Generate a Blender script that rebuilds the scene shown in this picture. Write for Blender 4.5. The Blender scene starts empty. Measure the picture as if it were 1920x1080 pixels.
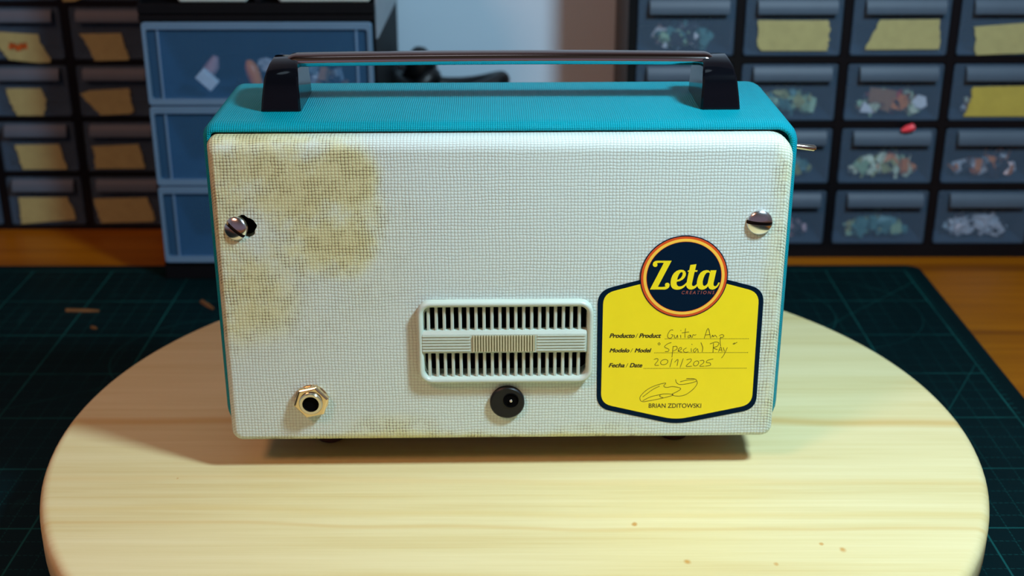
import bpy, bmesh, math, random
from mathutils import Vector, Matrix
sc = bpy.context.scene
COL = sc.collection

# ------------------------------------------------------------------ camera, world, light, exposure
F, PITCH, ROLL = 2466.55, 0.38195, -0.0009
CAM = Vector((0.00384, -0.47885, 0.27016))
fw = Vector((0, math.cos(PITCH), -math.sin(PITCH)))
r0 = Vector((1, 0, 0)); u0 = r0.cross(fw)
RT = r0 * math.cos(ROLL) + u0 * math.sin(ROLL)
UP = -r0 * math.sin(ROLL) + u0 * math.cos(ROLL)
cd = bpy.data.cameras.new('camera'); cam = bpy.data.objects.new('camera', cd); COL.objects.link(cam)
cam.matrix_world = Matrix(((RT.x, UP.x, -fw.x, CAM.x), (RT.y, UP.y, -fw.y, CAM.y), (RT.z, UP.z, -fw.z, CAM.z), (0, 0, 0, 1)))
cd.sensor_width = 36; cd.lens = F / 1920 * 36; cd.clip_start = 0.01
cd.dof.use_dof = True; cd.dof.focus_distance = 0.50; cd.dof.aperture_fstop = 11
sc.camera = cam

w = bpy.data.worlds.new('world'); sc.world = w; w.use_nodes = True
wn = w.node_tree; bg = wn.nodes['Background']
tc = wn.nodes.new('ShaderNodeTexCoord'); sx = wn.nodes.new('ShaderNodeSeparateXYZ')
wn.links.new(tc.outputs['Generated'], sx.inputs[0])
rampw = wn.nodes.new('ShaderNodeValToRGB')
rampw.color_ramp.elements[0].position = 0.55; rampw.color_ramp.elements[0].color = (0.20, 0.15, 0.20, 1)
rampw.color_ramp.elements[1].position = 0.80; rampw.color_ramp.elements[1].color = (0.05, 0.032, 0.024, 1)
mr = wn.nodes.new('ShaderNodeMath'); mr.operation = 'MULTIPLY_ADD'; mr.inputs[1].default_value = .5; mr.inputs[2].default_value = .5
wn.links.new(sx.outputs['Z'], mr.inputs[0]); wn.links.new(mr.outputs[0], rampw.inputs[0])
wn.links.new(rampw.outputs[0], bg.inputs[0]); bg.inputs[1].default_value = 0.75


def area(name, loc, target, size, power, color, sy=None):
    ld = bpy.data.lights.new(name, 'AREA'); ld.energy = power; ld.color = color
    ld.shape = 'RECTANGLE' if sy else 'DISK'; ld.size = size
    if sy: ld.size_y = sy
    o = bpy.data.objects.new(name, ld); COL.objects.link(o); o.location = loc
    o.rotation_euler = (Vector(target) - Vector(loc)).to_track_quat('-Z', 'Y').to_euler()
    return o


area('desk_lamp_light', (0.275, -0.19, 0.49), (0.0, 0.08, 0.03), 0.08, 3.85, (0.72, 1.0, 1.2))
area('warm_bulb_light', (-0.62, -0.66, 0.92), (0.0, 0.15, 0.03), 0.25, 5.0, (1.0, 0.45, 0.28))
area('ceiling_light', (-0.15, 0.12, 1.9), (0, 0.1, 0), 0.5, 1.0, (0.62, 0.84, 1.0))

vs = sc.view_settings
vs.view_transform = 'Standard'; vs.look = 'None'; vs.gamma = 1; vs.exposure = 0; vs.use_curve_mapping = False
try:
    sc.display_settings.display_device = 'sRGB'
except Exception:
    pass

# ------------------------------------------------------------------ measuring helpers (points on real planes)
def ray(px, py): return fw + RT * ((px - 960) / F) - UP * ((py - 540) / F)
def atz(px, py, z):
    d = ray(px, py); return CAM + d * ((z - CAM.z) / d.z)
def aty(px, py, y):
    d = ray(px, py); return CAM + d * ((y - CAM.y) / d.y)

def lin(c):
    c /= 255.0
    return c / 12.92 if c <= 0.04045 else ((c + 0.055) / 1.055) ** 2.4
def rgb(r, g, b): return (lin(r), lin(g), lin(b), 1)

# ------------------------------------------------------------------ node helpers
class NT:
    def __init__(s, name):
        s.m = bpy.data.materials.new(name); s.m.use_nodes = True; s.t = s.m.node_tree
        s.b = s.t.nodes['Principled BSDF']; s.out = s.t.nodes['Material Output']
    def n(s, k, **kw):
        x = s.t.nodes.new(k)
        for a, v in kw.items(): setattr(x, a, v)
        return x
    def l(s, a, b): s.t.links.new(a, b)
    def put(s, sock, v):
        if hasattr(v, 'is_linked') or hasattr(v, 'links'): s.l(v, sock)
        else: sock.default_value = v
    def math(s, op, a, b=None, c=None, clamp=False):
        x = s.n('ShaderNodeMath', operation=op, use_clamp=clamp)
        s.put(x.inputs[0], a)
        if b is not None: s.put(x.inputs[1], b)
        if c is not None: s.put(x.inputs[2], c)
        return x.outputs[0]
    def xyz(s):
        t = s.n('ShaderNodeTexCoord'); q = s.n('ShaderNodeSeparateXYZ'); s.l(t.outputs['Object'], q.inputs[0])
        s.co = t.outputs['Object']
        return q.outputs
    def noise(s, vec, scale, detail=2, rough=.5, vscale=None):
        if vscale:
            mp = s.n('ShaderNodeMapping'); s.l(vec, mp.inputs[0]); mp.inputs['Scale'].default_value = vscale; vec = mp.outputs[0]
        x = s.n('ShaderNodeTexNoise'); s.l(vec, x.inputs['Vector']); x.inputs['Scale'].default_value = scale
        x.inputs['Detail'].default_value = detail; x.inputs['Roughness'].default_value = rough
        return x.outputs[0]
    def mix(s, fac, a, b, blend='MIX'):
        x = s.n('ShaderNodeMix', data_type='RGBA', blend_type=blend)
        s.put(x.inputs[0], fac); s.put(x.inputs[6], a); s.put(x.inputs[7], b)
        return x.outputs[2]
    def ramp(s, fac, stops):
        x = s.n('ShaderNodeValToRGB'); s.l(fac, x.inputs[0]); e = x.color_ramp.elements
        while len(e) < len(stops): e.new(.5)
        for i, (p, c) in enumerate(stops): e[i].position = p; e[i].color = c
        return x.outputs[0]
    def smooth(s, v, lo, hi):
        x = s.n('ShaderNodeMapRange', interpolation_type='SMOOTHSTEP'); s.put(x.inputs[0], v)
        x.inputs[1].default_value = lo; x.inputs[2].default_value = hi
        return x.outputs[0]
    def bump(s, h, dist, strength=1):
        x = s.n('ShaderNodeBump'); s.l(h, x.inputs['Height']); x.inputs['Distance'].default_value = dist; x.inputs['Strength'].default_value = strength
        s.l(x.outputs[0], s.b.inputs['Normal'])

def simple(name, col, rough=.5, metal=0, var=0.0, vs_=60, spec=.5, coat=0, bump=0):
    m = NT(name); m.b.inputs['Roughness'].default_value = rough; m.b.inputs['Metallic'].default_value = metal
    m.b.inputs['Specular IOR Level'].default_value = spec; m.b.inputs['Coat Weight'].default_value = coat
    m.xyz(); nz = m.noise(m.co, vs_, 3)
    d = tuple(c * (1 - var) for c in col[:3]) + (1,); h = tuple(min(1, c * (1 + var)) for c in col[:3]) + (1,)
    m.l(m.mix(nz, d, h), m.b.inputs['Base Color'])
    if bump: m.bump(nz, bump)
    return m.m

def translucent(name, tint, surf, fac, rough=.3):
    m = NT(name); m.b.inputs['Roughness'].default_value = rough
    m.xyz(); nz = m.noise(m.co, 45, 3)
    m.l(m.mix(nz, tuple(c * .85 for c in surf[:3]) + (1,), surf), m.b.inputs['Base Color'])
    tr = m.n('ShaderNodeBsdfTransparent'); tr.inputs[0].default_value = tint
    mx = m.n('ShaderNodeMixShader'); mx.inputs[0].default_value = fac
    m.l(tr.outputs[0], mx.inputs[1]); m.l(m.b.outputs[0], mx.inputs[2]); m.l(mx.outputs[0], m.out.inputs[0])
    return m.m

# ------------------------------------------------------------------ mesh helpers
class MB:
    def __init__(s): s.v = []; s.f = []; s.mi = []; s.cur = 0
    def add(s, vs_, fs):
        k = len(s.v); s.v += [tuple(p) for p in vs_]; s.f += [tuple(i + k for i in f) for f in fs]; s.mi += [s.cur] * len(fs)
    def box(s, x0, x1, y0, y1, z0, z1):
        s.add([(x0, y0, z0), (x1, y0, z0), (x1, y1, z0), (x0, y1, z0), (x0, y0, z1), (x1, y0, z1), (x1, y1, z1), (x0, y1, z1)],
              [(0, 3, 2, 1), (4, 5, 6, 7), (0, 1, 5, 4), (1, 2, 6, 5), (2, 3, 7, 6), (3, 0, 4, 7)])
    def loops(s, ls, cap0=True, cap1=True, closed=True):
        n = len(ls[0]); vs_ = [p for l in ls for p in l]; fs = []
        for k in range(len(ls) - 1):
            for i in range(n if closed else n - 1):
                j = (i + 1) % n; fs.append((k * n + i, k * n + j, (k + 1) * n + j, (k + 1) * n + i))
        if cap0: fs.append(tuple(range(n))[::-1])
        if cap1: fs.append(tuple((len(ls) - 1) * n + i for i in range(n)))
        s.add(vs_, fs)
    def tube(s, pts, r, seg=10):
        pts = [Vector(p) for p in pts]; ls = []
        rr = r if isinstance(r, (list, tuple)) else [r] * len(pts)
        pu = None
        for i, p in enumerate(pts):
            d = (pts[min(i + 1, len(pts) - 1)] - pts[max(i - 1, 0)]).normalized()
            a = d.cross(Vector((0, 0, 1)) if abs(d.z) < .95 else Vector((1, 0, 0))).normalized()
            if pu is not None:
                a = (pu - d * pu.dot(d)).normalized()
            pu = a; b = d.cross(a)
            ls.append([p + (a * math.cos(t) + b * math.sin(t)) * rr[i] for t in [2 * math.pi * k / seg for k in range(seg)]])
        s.loops(ls)
    def lathe(s, prof, c, axis='y', seg=40, hexr=None):
        # prof: list of (radius, distance along -axis or +axis)
        ls = []
        for (r, h) in prof:
            l = []
            for k in range(seg):
                t = 2 * math.pi * k / seg
                if axis == 'y': l.append((c[0] + r * math.cos(t), c[1] - h, c[2] + r * math.sin(t)))
                elif axis == 'z': l.append((c[0] + r * math.cos(t), c[1] + r * math.sin(t), c[2] + h))
                else: l.append((c[0] + h, c[1] + r * math.cos(t), c[2] + r * math.sin(t)))
            ls.append(l)
        s.loops(ls)
    def build(s, name, mats, parent=None, smooth=False, origin=None, bevel=None, loc=None):
        me = bpy.data.meshes.new(name)
        vs_ = s.v if origin is None else [(a - origin[0], b - origin[1], c - origin[2]) for a, b, c in s.v]
        me.from_pydata(vs_, [], s.f)
        mats = mats if isinstance(mats, (list, tuple)) else [mats]
        for m in mats: me.materials.append(m)
        me.polygons.foreach_set('material_index', [min(i, len(mats) - 1) for i in s.mi])
        bm = bmesh.new(); bm.from_mesh(me)
        bmesh.ops.recalc_face_normals(bm, faces=bm.faces); bm.to_mesh(me); bm.free()
        if smooth:
            me.polygons.foreach_set('use_smooth', [True] * len(me.polygons))
            try: me.set_sharp_from_angle(angle=math.radians(smooth if smooth is not True else 40))
            except Exception: pass
        o = bpy.data.objects.new(name, me); COL.objects.link(o)
        if parent is not None: o.parent = parent
        if loc is not None: o.location = loc
        if bevel:
            b = o.modifiers.new('bevel', 'BEVEL'); b.width = bevel; b.segments = 2; b.limit_method = 'ANGLE'
        return o

def rrect(x0, x1, z0, z1, rad, y, seg=8):
    """rounded rectangle in the xz plane; rad = (TL, TR, BR, BL)"""
    o = []
    for (cx, cz, r, a0) in ((x1 - rad[1], z1 - rad[1], rad[1], 90), (x1 - rad[2], z0 + rad[2], rad[2], 0),
                            (x0 + rad[3], z0 + rad[3], rad[3], -90), (x0 + rad[0], z1 - rad[0], rad[0], -180)):
        for k in range(seg + 1):
            t = math.radians(a0 - 90 * k / seg); o.append((cx + r * math.cos(t), y, cz + r * math.sin(t)))
    return o

def fill2d(outer, holes=()):
    """triangulate a 2D outline with holes -> verts, faces"""
    bm = bmesh.new(); es = []
    for lp in [outer] + list(holes):
        vv = [bm.verts.new((p[0], p[1], 0)) for p in lp]
        for i in range(len(vv)): es.append(bm.edges.new((vv[i], vv[(i + 1) % len(vv)])))
    bmesh.ops.triangle_fill(bm, use_beauty=True, use_dissolve=False, edges=es)
    bm.verts.index_update()
    v = [(p.co.x, p.co.y) for p in bm.verts]; f = [tuple(q.index for q in t.verts) for t in bm.faces]
    bm.free(); return v, f

def thing(name, label, cat, loc=(0, 0, 0), rz=0, group=None):
    o = bpy.data.objects.new(name, None); COL.objects.link(o); o.location = loc; o.rotation_euler = (0, 0, rz)
    o.empty_display_size = .02
    return tag(o, label, cat, group)
def tag(o, label, cat, group=None, kind=None):
    o['label'] = label; o['category'] = cat
    if group: o['group'] = group
    if kind: o['kind'] = kind
    return o

# ------------------------------------------------------------------ materials
def wood(name, stops, scale=9, stretch=(.55, 9, 9), knots=(), rough=.45, bands=()):
    m = NT(name); X = m.xyz()
    a = m.noise(m.co, scale, 4, .55, stretch)
    b = m.noise(m.co, scale * 4, 3, .6, (stretch[0] * .5, stretch[1] * 1.4, stretch[2]))
    f = m.math('MULTIPLY_ADD', b, .35, m.math('MULTIPLY', a, .65))
    c = m.ramp(f, stops)
    for (y0, wd, amt, col) in bands:
        wob = m.math('MULTIPLY_ADD', m.noise(m.co, 6, 2), .02, -.01)
        q = m.math('DIVIDE', m.math('ABSOLUTE', m.math('SUBTRACT', m.math('ADD', X[1], wob), y0)), wd)
        g = m.math('MULTIPLY', m.smooth(q, 1.0, 0.0), amt)
        c = m.mix(g, c, col)
    for (kx, ky, kr, amt) in knots:
        dx = m.math('DIVIDE', m.math('SUBTRACT', X[0], kx), kr); dy = m.math('DIVIDE', m.math('SUBTRACT', X[1], ky), kr * 1.3)
        d = m.math('SQRT', m.math('ADD', m.math('MULTIPLY', dx, dx), m.math('MULTIPLY', dy, dy)))
        d = m.math('ADD', d, m.math('MULTIPLY_ADD', m.noise(m.co, 300, 2), .9, -.45))
        c = m.mix(m.math('MULTIPLY', m.smooth(d, 1.0, .2), amt), c, rgb(196, 136, 50))
    m.l(c, m.b.inputs['Base Color']); m.b.inputs['Roughness'].default_value = rough
    m.b.inputs['Specular IOR Level'].default_value = .3
    m.bump(b, .0002, .5)
    return m.m

def weave(name, pitch, base, groove, gamt, blobs=(), stain=(0, 0, 0, 1), dirt=(0, 0, 0, 1), bumpd=.0002, rough=.4, spec=.5):
    m = NT(name); X = m.xyz()
    wx = m.math('MULTIPLY_ADD', m.noise(m.co, 45, 2), pitch * 1.3, -pitch * .65)
    wz = m.math('MULTIPLY_ADD', m.noise(m.co, 38, 2, .5, (1, 1.3, 1.7)), pitch * 1.3, -pitch * .65)
    jx = m.math('MULTIPLY_ADD', m.noise(m.co, 420, 1), pitch * .36, -pitch * .18)
    jz = m.math('MULTIPLY_ADD', m.noise(m.co, 380, 1, .5, (1, .8, 1.2)), pitch * .36, -pitch * .18)
    U = m.math('ADD', m.math('ADD', X[0], wx), jx)
    V = m.math('ADD', m.math('ADD', m.math('ADD', X[2], X[1]), wz), jz)
    a = m.math('ABSOLUTE', m.math('SINE', m.math('MULTIPLY', U, math.pi / pitch)))
    b = m.math('ABSOLUTE', m.math('SINE', m.math('MULTIPLY', V, math.pi / pitch)))
    h = m.math('MULTIPLY', m.math('POWER', a, .55), m.math('POWER', b, .55))
    amp = m.math('MULTIPLY_ADD', m.noise(m.co, 30, 2), .9, .45)
    g = m.math('MULTIPLY', m.smooth(h, .62, .12), gamt)
    c = base
    if blobs:
        mask = None
        for (cx, cz, rx, rz, am) in blobs:
            dx = m.math('DIVIDE', m.math('SUBTRACT', X[0], cx), rx); dz = m.math('DIVIDE', m.math('SUBTRACT', X[2], cz), rz)
            d = m.math('SUBTRACT', 1.0, m.math('ADD', m.math('MULTIPLY', dx, dx), m.math('MULTIPLY', dz, dz)), clamp=True)
            d = m.math('MULTIPLY', d, am)
            mask = d if mask is None else m.math('ADD', mask, d)
        n1 = m.noise(m.co, 38, 5, .65)
        mask = m.math('MULTIPLY', mask, m.math('MULTIPLY_ADD', m.smooth(n1, .30, .66), .75, .35))
        heavy = m.smooth(mask, .45, 1.5)
        c = m.mix(m.smooth(mask, -.1, 1.15), base, stain); c = m.mix(m.math('MULTIPLY', heavy, .40), c, rgb(186, 172, 108))
        n2 = m.noise(m.co, 160, 3, .6)
        dm = m.math('MULTIPLY', m.smooth(n2, .42, .60), m.math('MULTIPLY', mask, 1.7, clamp=True))
        g2 = m.math('MULTIPLY', m.smooth(h, .58, .14), dm)
        c = m.mix(g, c, groove); c = m.mix(m.math('MULTIPLY', g2, .8), c, dirt)
    else:
        c = m.mix(g, c, groove)
    m.l(c, m.b.inputs['Base Color'])
    m.b.inputs['Roughness'].default_value = rough; m.b.inputs['Specular IOR Level'].default_value = spec
    m.bump(m.math('MULTIPLY', h, amp), bumpd)
    return m.m

M = {}
M['black'] = simple('black_plastic', rgb(9, 11, 15), .35, 0, .2, spec=.22)
M['blackgloss'] = simple('gloss_black_plastic', rgb(6, 8, 13), .1, 0, .1, spec=.3)
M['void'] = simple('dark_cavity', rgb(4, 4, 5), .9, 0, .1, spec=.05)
M['chrome'] = simple('chrome', (.72, .72, .72, 1), .10, 1, .05)
M['steel'] = simple('polished_steel', (.74, .74, .74, 1), .2, 1, .05)
M['slot'] = simple('steel_slot_shade', rgb(58, 54, 50), .5, .6, .3, 400)  # same steel as the screw head, darkened to show the slot as shaded
M['nickel'] = simple('nickel', (.66, .60, .50, 1), .16, 1, .06)
M['brass'] = simple('brass_plate', (.78, .60, .36, 1), .2, 1, .06)
M['bar'] = simple('chrome_brown_reflection', (.21, .14, .125, 1), .16, 1, .08)  # brown room reflection on the chrome, put into the base colour
M['matt'] = simple('matt_black', rgb(10, 12, 15), .6, 0, .15, spec=.1)
M['mint'] = simple('mint_plastic', rgb(188, 201, 186), .32, 0, .06, 90)
M['mintdirt'] = simple('grimy_mint_plastic', rgb(138, 136, 102), .45, 0, .2, 220)
M['rubber'] = simple('dark_rubber', rgb(70, 32, 24), .6, 0, .2)
M['dcplastic'] = simple('matt_black_plastic', rgb(13, 14, 18), .42, 0, .1, spec=.3)
M['navy'] = simple('navy_print', rgb(0, 24, 44), .6, 0, .05, spec=.06)
M['yellow'] = simple('yellow_paper', rgb(243, 222, 18), .5, 0, .035, 140)
M['orange'] = simple('orange_print', rgb(214, 78, 24), .45, 0, .05)
M['gold'] = simple('gold_print', rgb(250, 200, 70), .45, 0, .05)
M['creations'] = simple('dull_red_print', rgb(150, 78, 70), .45, 0, .05)
M['ink'] = simple('black_print', rgb(28, 24, 8), .5, 0, .1)
M['pen'] = simple('pen_ink', rgb(44, 42, 20), .4, 0, .2, 600)
M['tape'] = simple('masking_tape', rgb(156, 152, 100), .65, 0, .16, 170, bump=.0003)
M['tapeyellow'] = simple('yellow_masking_tape', rgb(166, 152, 62), .65, 0, .13, 170, bump=.0003)
M['redink'] = simple('orange_red_ink', rgb(190, 84, 20), .5, 0, .1)
M['front'] = translucent('smoky_clear_plastic', (.90, .94, .98, 1), rgb(116, 146, 172), .15, .4)
M['lip'] = simple('smoky_grey_plastic', rgb(68, 84, 98), .5, 0, .12, spec=.3)
M['blue'] = translucent('blue_clear_plastic', (.84, .92, .98, 1), rgb(88, 150, 200), .15, .3)
M['bluerim'] = translucent('blue_clear_plastic_rim', (.6, .75, .9, 1), rgb(120, 158, 188), .6, .25)
M['white'] = simple('white_plastic', rgb(205, 215, 212), .45, 0, .05)
M['sidereflection'] = simple('grey_side_reflection', rgb(120, 130, 138), .35, 0, .1)  # pale reflection on the black tower side, put in as grey
M['cable'] = simple('black_rubber', rgb(13, 14, 16), .45, 0, .2)

# ------------------------------------------------------------------ setting: wall, desk
DESK = -0.037; MAT = -0.034
WALL = 0.455
wm = simple('blue_grey_paint', rgb(194, 216, 230), .7, 0, .03, 12)
b = MB(); b.box(-1.1, 1.1, WALL, WALL + .06, DESK - .5, 1.3)
o = b.build('wall_back', wm); o['kind'] = 'structure'
for nm, xa in (('wall_left', -1.16), ('wall_right', 1.10)):
    b = MB(); b.box(xa, xa + .06, -1.0, WALL, DESK - .5, 1.3)
    o = b.build(nm, wm); o['kind'] = 'structure'

deskm = wood('orange_pine', [(0.25, rgb(108, 58, 1)), (.5, rgb(146, 84, 2)), (.75, rgb(168, 102, 4))], 7, (.5, 8, 8),
             knots=((.297, .187, .006, .8),),
             bands=((.32, .012, .55, rgb(84, 36, 4)), (.215, .008, .5, rgb(90, 42, 4)), (.44, .01, .4, rgb(90, 42, 4))), rough=.38)
b = MB(); b.box(-.95, .95, -.75, WALL - .003, DESK - .035, DESK)
o = b.build('desk', deskm, origin=(0, 0, DESK - .035), loc=(0, 0, DESK - .035), bevel=.003)
tag(o, 'orange pine workbench top under the green cutting mat', 'desk')

# ------------------------------------------------------------------ cutting mat
def mat_material():
    m = NT('cutting_mat_print'); X = m.xyz()
    x, y = X[0], X[1]                              # object origin = grid corner (right border line, back border line)
    P = .01015
    def lines(v, step, wd):
        q = m.math('DIVIDE', v, step); fr = m.math('ABSOLUTE', m.math('SUBTRACT', m.math('FRACT', m.math('ADD', q, .5)), .5))
        return m.smooth(fr, wd / step, wd / step * .45)
    inside = m.math('MULTIPLY', m.math('LESS_THAN', x, .0004), m.math('LESS_THAN', y, .0004))
    fine = m.math('MAXIMUM', lines(x, P, .00035), lines(y, P, .00035))
    major = m.math('MAXIMUM', lines(x, P * 5, .0006), lines(y, P * 5, .0006))
    dash = m.math('GREATER_THAN', m.math('FRACT', m.math('DIVIDE', m.math('ADD', x, y), P * .25)), .35)
    L = m.math('MAXIMUM', m.math('MULTIPLY', m.math('MULTIPLY', fine, dash), .38), m.math('MULTIPLY', major, .8))
    L = m.math('MULTIPLY', L, inside)
    # slanted guide lines and circles
    for (k, c0) in ((1.0, .02), (-1.0, -.33), (1.732, .14), (.577, -.10), (-1.0, -.62), (1.0, .33)):
        d = m.math('ABSOLUTE', m.math('DIVIDE', m.math('ADD', m.math('SUBTRACT', y, m.math('MULTIPLY', x, k)), c0), math.sqrt(1 + k * k)))
        L = m.math('MAXIMUM', L, m.math('MULTIPLY', m.math('MULTIPLY', m.smooth(d, .0005, .0002), inside), .45))
    for (cx, cy, r) in ((-.061, -.069, .051), (-.112, -.069, .051), (-.42, -.13, .051)):
        dx = m.math('SUBTRACT', x, cx); dy = m.math('SUBTRACT', y, cy)
        d = m.math('ABSOLUTE', m.math('SUBTRACT', m.math('SQRT', m.math('ADD', m.math('MULTIPLY', dx, dx), m.math('MULTIPLY', dy, dy))), r))
        L = m.math('MAXIMUM', L, m.math('MULTIPLY', m.smooth(d, .0006, .0002), .4))
    # scale ticks in the right border
    tick = m.math('MULTIPLY', lines(y, P * .5, .0004), m.math('MULTIPLY', m.math('GREATER_THAN', x, .001), m.math('LESS_THAN', x, .0035)))
    L = m.math('MAXIMUM', L, m.math('MULTIPLY', tick, .55))
    wear = m.smooth(m.noise(m.co, 18, 4, .6), .3, .62)
    L = m.math('MULTIPLY', L, m.math('MULTIPLY_ADD', wear, .75, .25))
    c = m.mix(m.noise(m.co, 30, 4, .6), rgb(0, 16, 18), rgb(0, 27, 30))
    c = m.mix(L, c, rgb(20, 84, 80))
    scr = m.smooth(m.noise(m.co, 90, 2, .5, (1, .25, 1)), .70, .76)
    c = m.mix(m.math('MULTIPLY', scr, .22), c, rgb(14, 58, 56))
    m.l(c, m.b.inputs['Base Color']); m.b.inputs['Roughness'].default_value = .55; m.b.inputs['Specular IOR Level'].default_value = .08
    return m.m
GX, GY = 0.2555, 0.3080
b = MB(); x0, x1, y0, y1 = -.64, .2668, -.32, .3177
def flat_rrect(x0, x1, y0, y1, r, z, seg=6):
    return [(p[0], p[2], z) for p in rrect(x0, x1, y0, y1, (r,) * 4, 0, seg)]
b.loops([flat_rrect(x0, x1, y0, y1, .009, DESK), flat_rrect(x0, x1, y0, y1, .009, MAT - .0004), flat_rrect(x0 + .0004, x1 - .0004, y0 + .0004, y1 - .0004, .0086, MAT)])
o = b.build('cutting_mat', mat_material(), origin=(GX, GY, DESK), loc=(GX, GY, DESK))
tag(o, 'dark green cutting mat with grid lines lying on the workbench', 'cutting mat')

# ------------------------------------------------------------------ wooden turntable
DC = (0.0048, 0.0304); DR = 0.1968
pine = wood('pale_pine', [(0.22, rgb(206, 182, 116)), (.45, rgb(220, 204, 146)), (.62, rgb(228, 214, 160)), (.82, rgb(214, 192, 128))], 9, (.5, 8.5, 8.5),
            knots=tuple((p.x - DC[0], p.y - DC[1], r, a) for p, r, a in ((atz(1190, 983, 0), .0016, .8), (atz(1288, 1053, 0), .0018, .8), (atz(1456, 1058, 0), .0013, .6), (atz(1540, 1020, 0), .0011, .7), (atz(1580, 1030, 0), .0018, .75), (atz(333, 897, 0), .0007, .6))),
            bands=((atz(1650, 790, 0).y - DC[1], .006, .7, rgb(206, 168, 92)), (atz(900, 985, 0).y - DC[1], .0022, .35, rgb(206, 168, 92)), (atz(900, 900, 0).y - DC[1], .004, .25, rgb(216, 180, 106)), (atz(200, 960, 0).y - DC[1], .004, .3, rgb(214, 186, 110))), rough=.42)
tt = thing('turntable', 'round pale pine turntable board standing on the cutting mat', 'turntable', (DC[0], DC[1], MAT))
b = MB(); T = .018; top = -MAT
prof = [(DR - .006, top - T), (DR - .002, top - T + .001), (DR, top - T + .004)]
prof += [(DR - .0045 + .0045 * math.cos(t), top - .0045 + .0045 * math.sin(t)) for t in [math.radians(a) for a in (0, 18, 36, 54, 72, 90)]]
b.lathe(prof, (0, 0, 0), 'z', 160)
b.build('board', pine, tt, smooth=50)
b = MB(); b.lathe([(.075, 0), (.075, .009), (.073, .010), (.06, .010), (.06, top - T)], (0, 0, 0), 'z', 64)
b.build('base', pine, tt, smooth=40)

# ------------------------------------------------------------------ guitar amplifier (local frame: front plane y = 0)
YAW = 0.0158; H = .1442; D = .0707; ZB = .013; HW = .1125; PF = -.007
amp = thing('guitar_amplifier', 'teal and off white portable guitar amplifier standing on the pine turntable', 'amplifier', (0, 0, 0), YAW)
RI = Matrix.Rotation(-YAW, 3, 'Z'); CL = RI @ CAM
def pp(px, py, y=PF):
    """point of the amplifier's plane y (local) seen at a pixel of the photograph"""
    d = RI @ ray(px, py); p = CL + d * ((y - CL.y) / d.y); return (p.x, p.z)

teal = weave('teal_vinyl', .00085, rgb(0, 148, 162), rgb(0, 92, 102), .55, bumpd=.00022, rough=.38, spec=.12)
def blob(px, py, rx, ry, a):
    c = pp(px, py); k = 1 / 4650
    return (c[0], c[1], rx * k, ry * k / .93, a)
blobs = [blob(500, 430, 300, 270, .55), blob(600, 400, 125, 130, 1.0), blob(540, 335, 170, 75, .65), blob(470, 560, 100, 95, .6), blob(425, 470, 55, 230, .4), blob(645, 320, 75, 60, .7),
         blob(640, 470, 70, 60, .7), blob(430, 285, 130, 60, .5), blob(820, 826, 400, 24, 1.1), blob(1130, 818, 120, 34, .7), blob(740, 806, 110, 40, .6),
         blob(1462, 520, 40, 300, .7), blob(1425, 760, 60, 60, .6), blob(1470, 290, 30, 80, .6), blob(430, 262, 70, 12, .9), blob(560, 262, 120, 8, .5), blob(420, 800, 26, 120, .4)]
white = weave('off_white_vinyl', .0013, rgb(204, 219, 210), rgb(134, 134, 116), .34, blobs, rgb(212, 217, 172), rgb(92, 72, 32), bumpd=.00015, rough=.42, spec=.45)

# shell
b = MB(); R4 = (.0055, .009, .013, .013)
def sh(i, y): return rrect(-HW + i, HW - i, ZB + i, H - i, tuple(max(r - i, .0006) for r in R4), y, 8)
b.loops([sh(.004, D), sh(.0012, D - .0008), sh(0, D - .004), sh(0, .0050), sh(.0003, .0030), sh(.0009, .0014), sh(.0017, .0004), sh(.0025, 0), sh(.0031, .0003), sh(.0034, .0012), sh(.0034, .006)], True, False)
b.loops([sh(.0034, .006), sh(.05, .006)], False, True)
sh_o = b.build('cabinet_shell', [teal, simple('brown_fibreboard', rgb(128, 84, 46), .7, 0, .2, 90)], amp, smooth=60)
for p_ in sh_o.data.polygons:
    if p_.normal.z < -.97: p_.material_index = 1

# padded back panel with a vent opening and an oversized screw hole
def pn(ix, it, ib, y, shrink=0):
    rr = (.0035, .009, .0045, .0045)
    return rrect(-HW + .0028 + ix, HW - .0030 - ix, ZB + .0010 + ib, H - .0038 - it, tuple(max(r - shrink, .0008) for r in rr), y, 8)
b = MB(); ls = [pn(.0002, .0002, 0, .005), pn(0, 0, 0, .0), pn(0, 0, 0, PF + .0045)]
for k in range(1, 9):
    t = math.radians(90 * k / 8); s_, c_ = 1 - math.cos(t), math.sin(t)
    ls.append(pn(.0030 * s_, .0055 * s_, .0032 * s_, PF + .0045 * (1 - c_), .002 * s_))
b.loops(ls, True, False)
outer = [(p[0], p[2]) for p in ls[-1]]
vc = [pp(790, 570), pp(1106, 704)]
vx0, vx1, vz0, vz1 = vc[0][0], vc[1][0], vc[1][1], vc[0][1]
vent_hole = [(p[0], p[2]) for p in rrect(vx0 + .001, vx1 - .001, vz0 + .001, vz1 - .001, (.004,) * 4, 0, 6)]
hc = pp(455, 426)
hole = []
for k in range(36):
    t = 2 * math.pi * k / 36; q = 1 + .05 * math.sin(5 * t) + .04 * math.sin(9 * t + 1)
    hole.append((hc[0] + .0052 * q * math.cos(t), hc[1] + .0046 * q * math.sin(t)))
v2, f2 = fill2d(outer, [vent_hole, hole])
b.add([(p[0], PF, p[1]) for p in v2], f2)
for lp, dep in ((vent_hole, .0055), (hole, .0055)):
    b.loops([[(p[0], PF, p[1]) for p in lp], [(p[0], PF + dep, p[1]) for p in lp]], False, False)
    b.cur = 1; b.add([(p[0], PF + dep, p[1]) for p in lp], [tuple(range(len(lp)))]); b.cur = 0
b.build('back_panel', [white, M['void']], amp, smooth=35)

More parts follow.
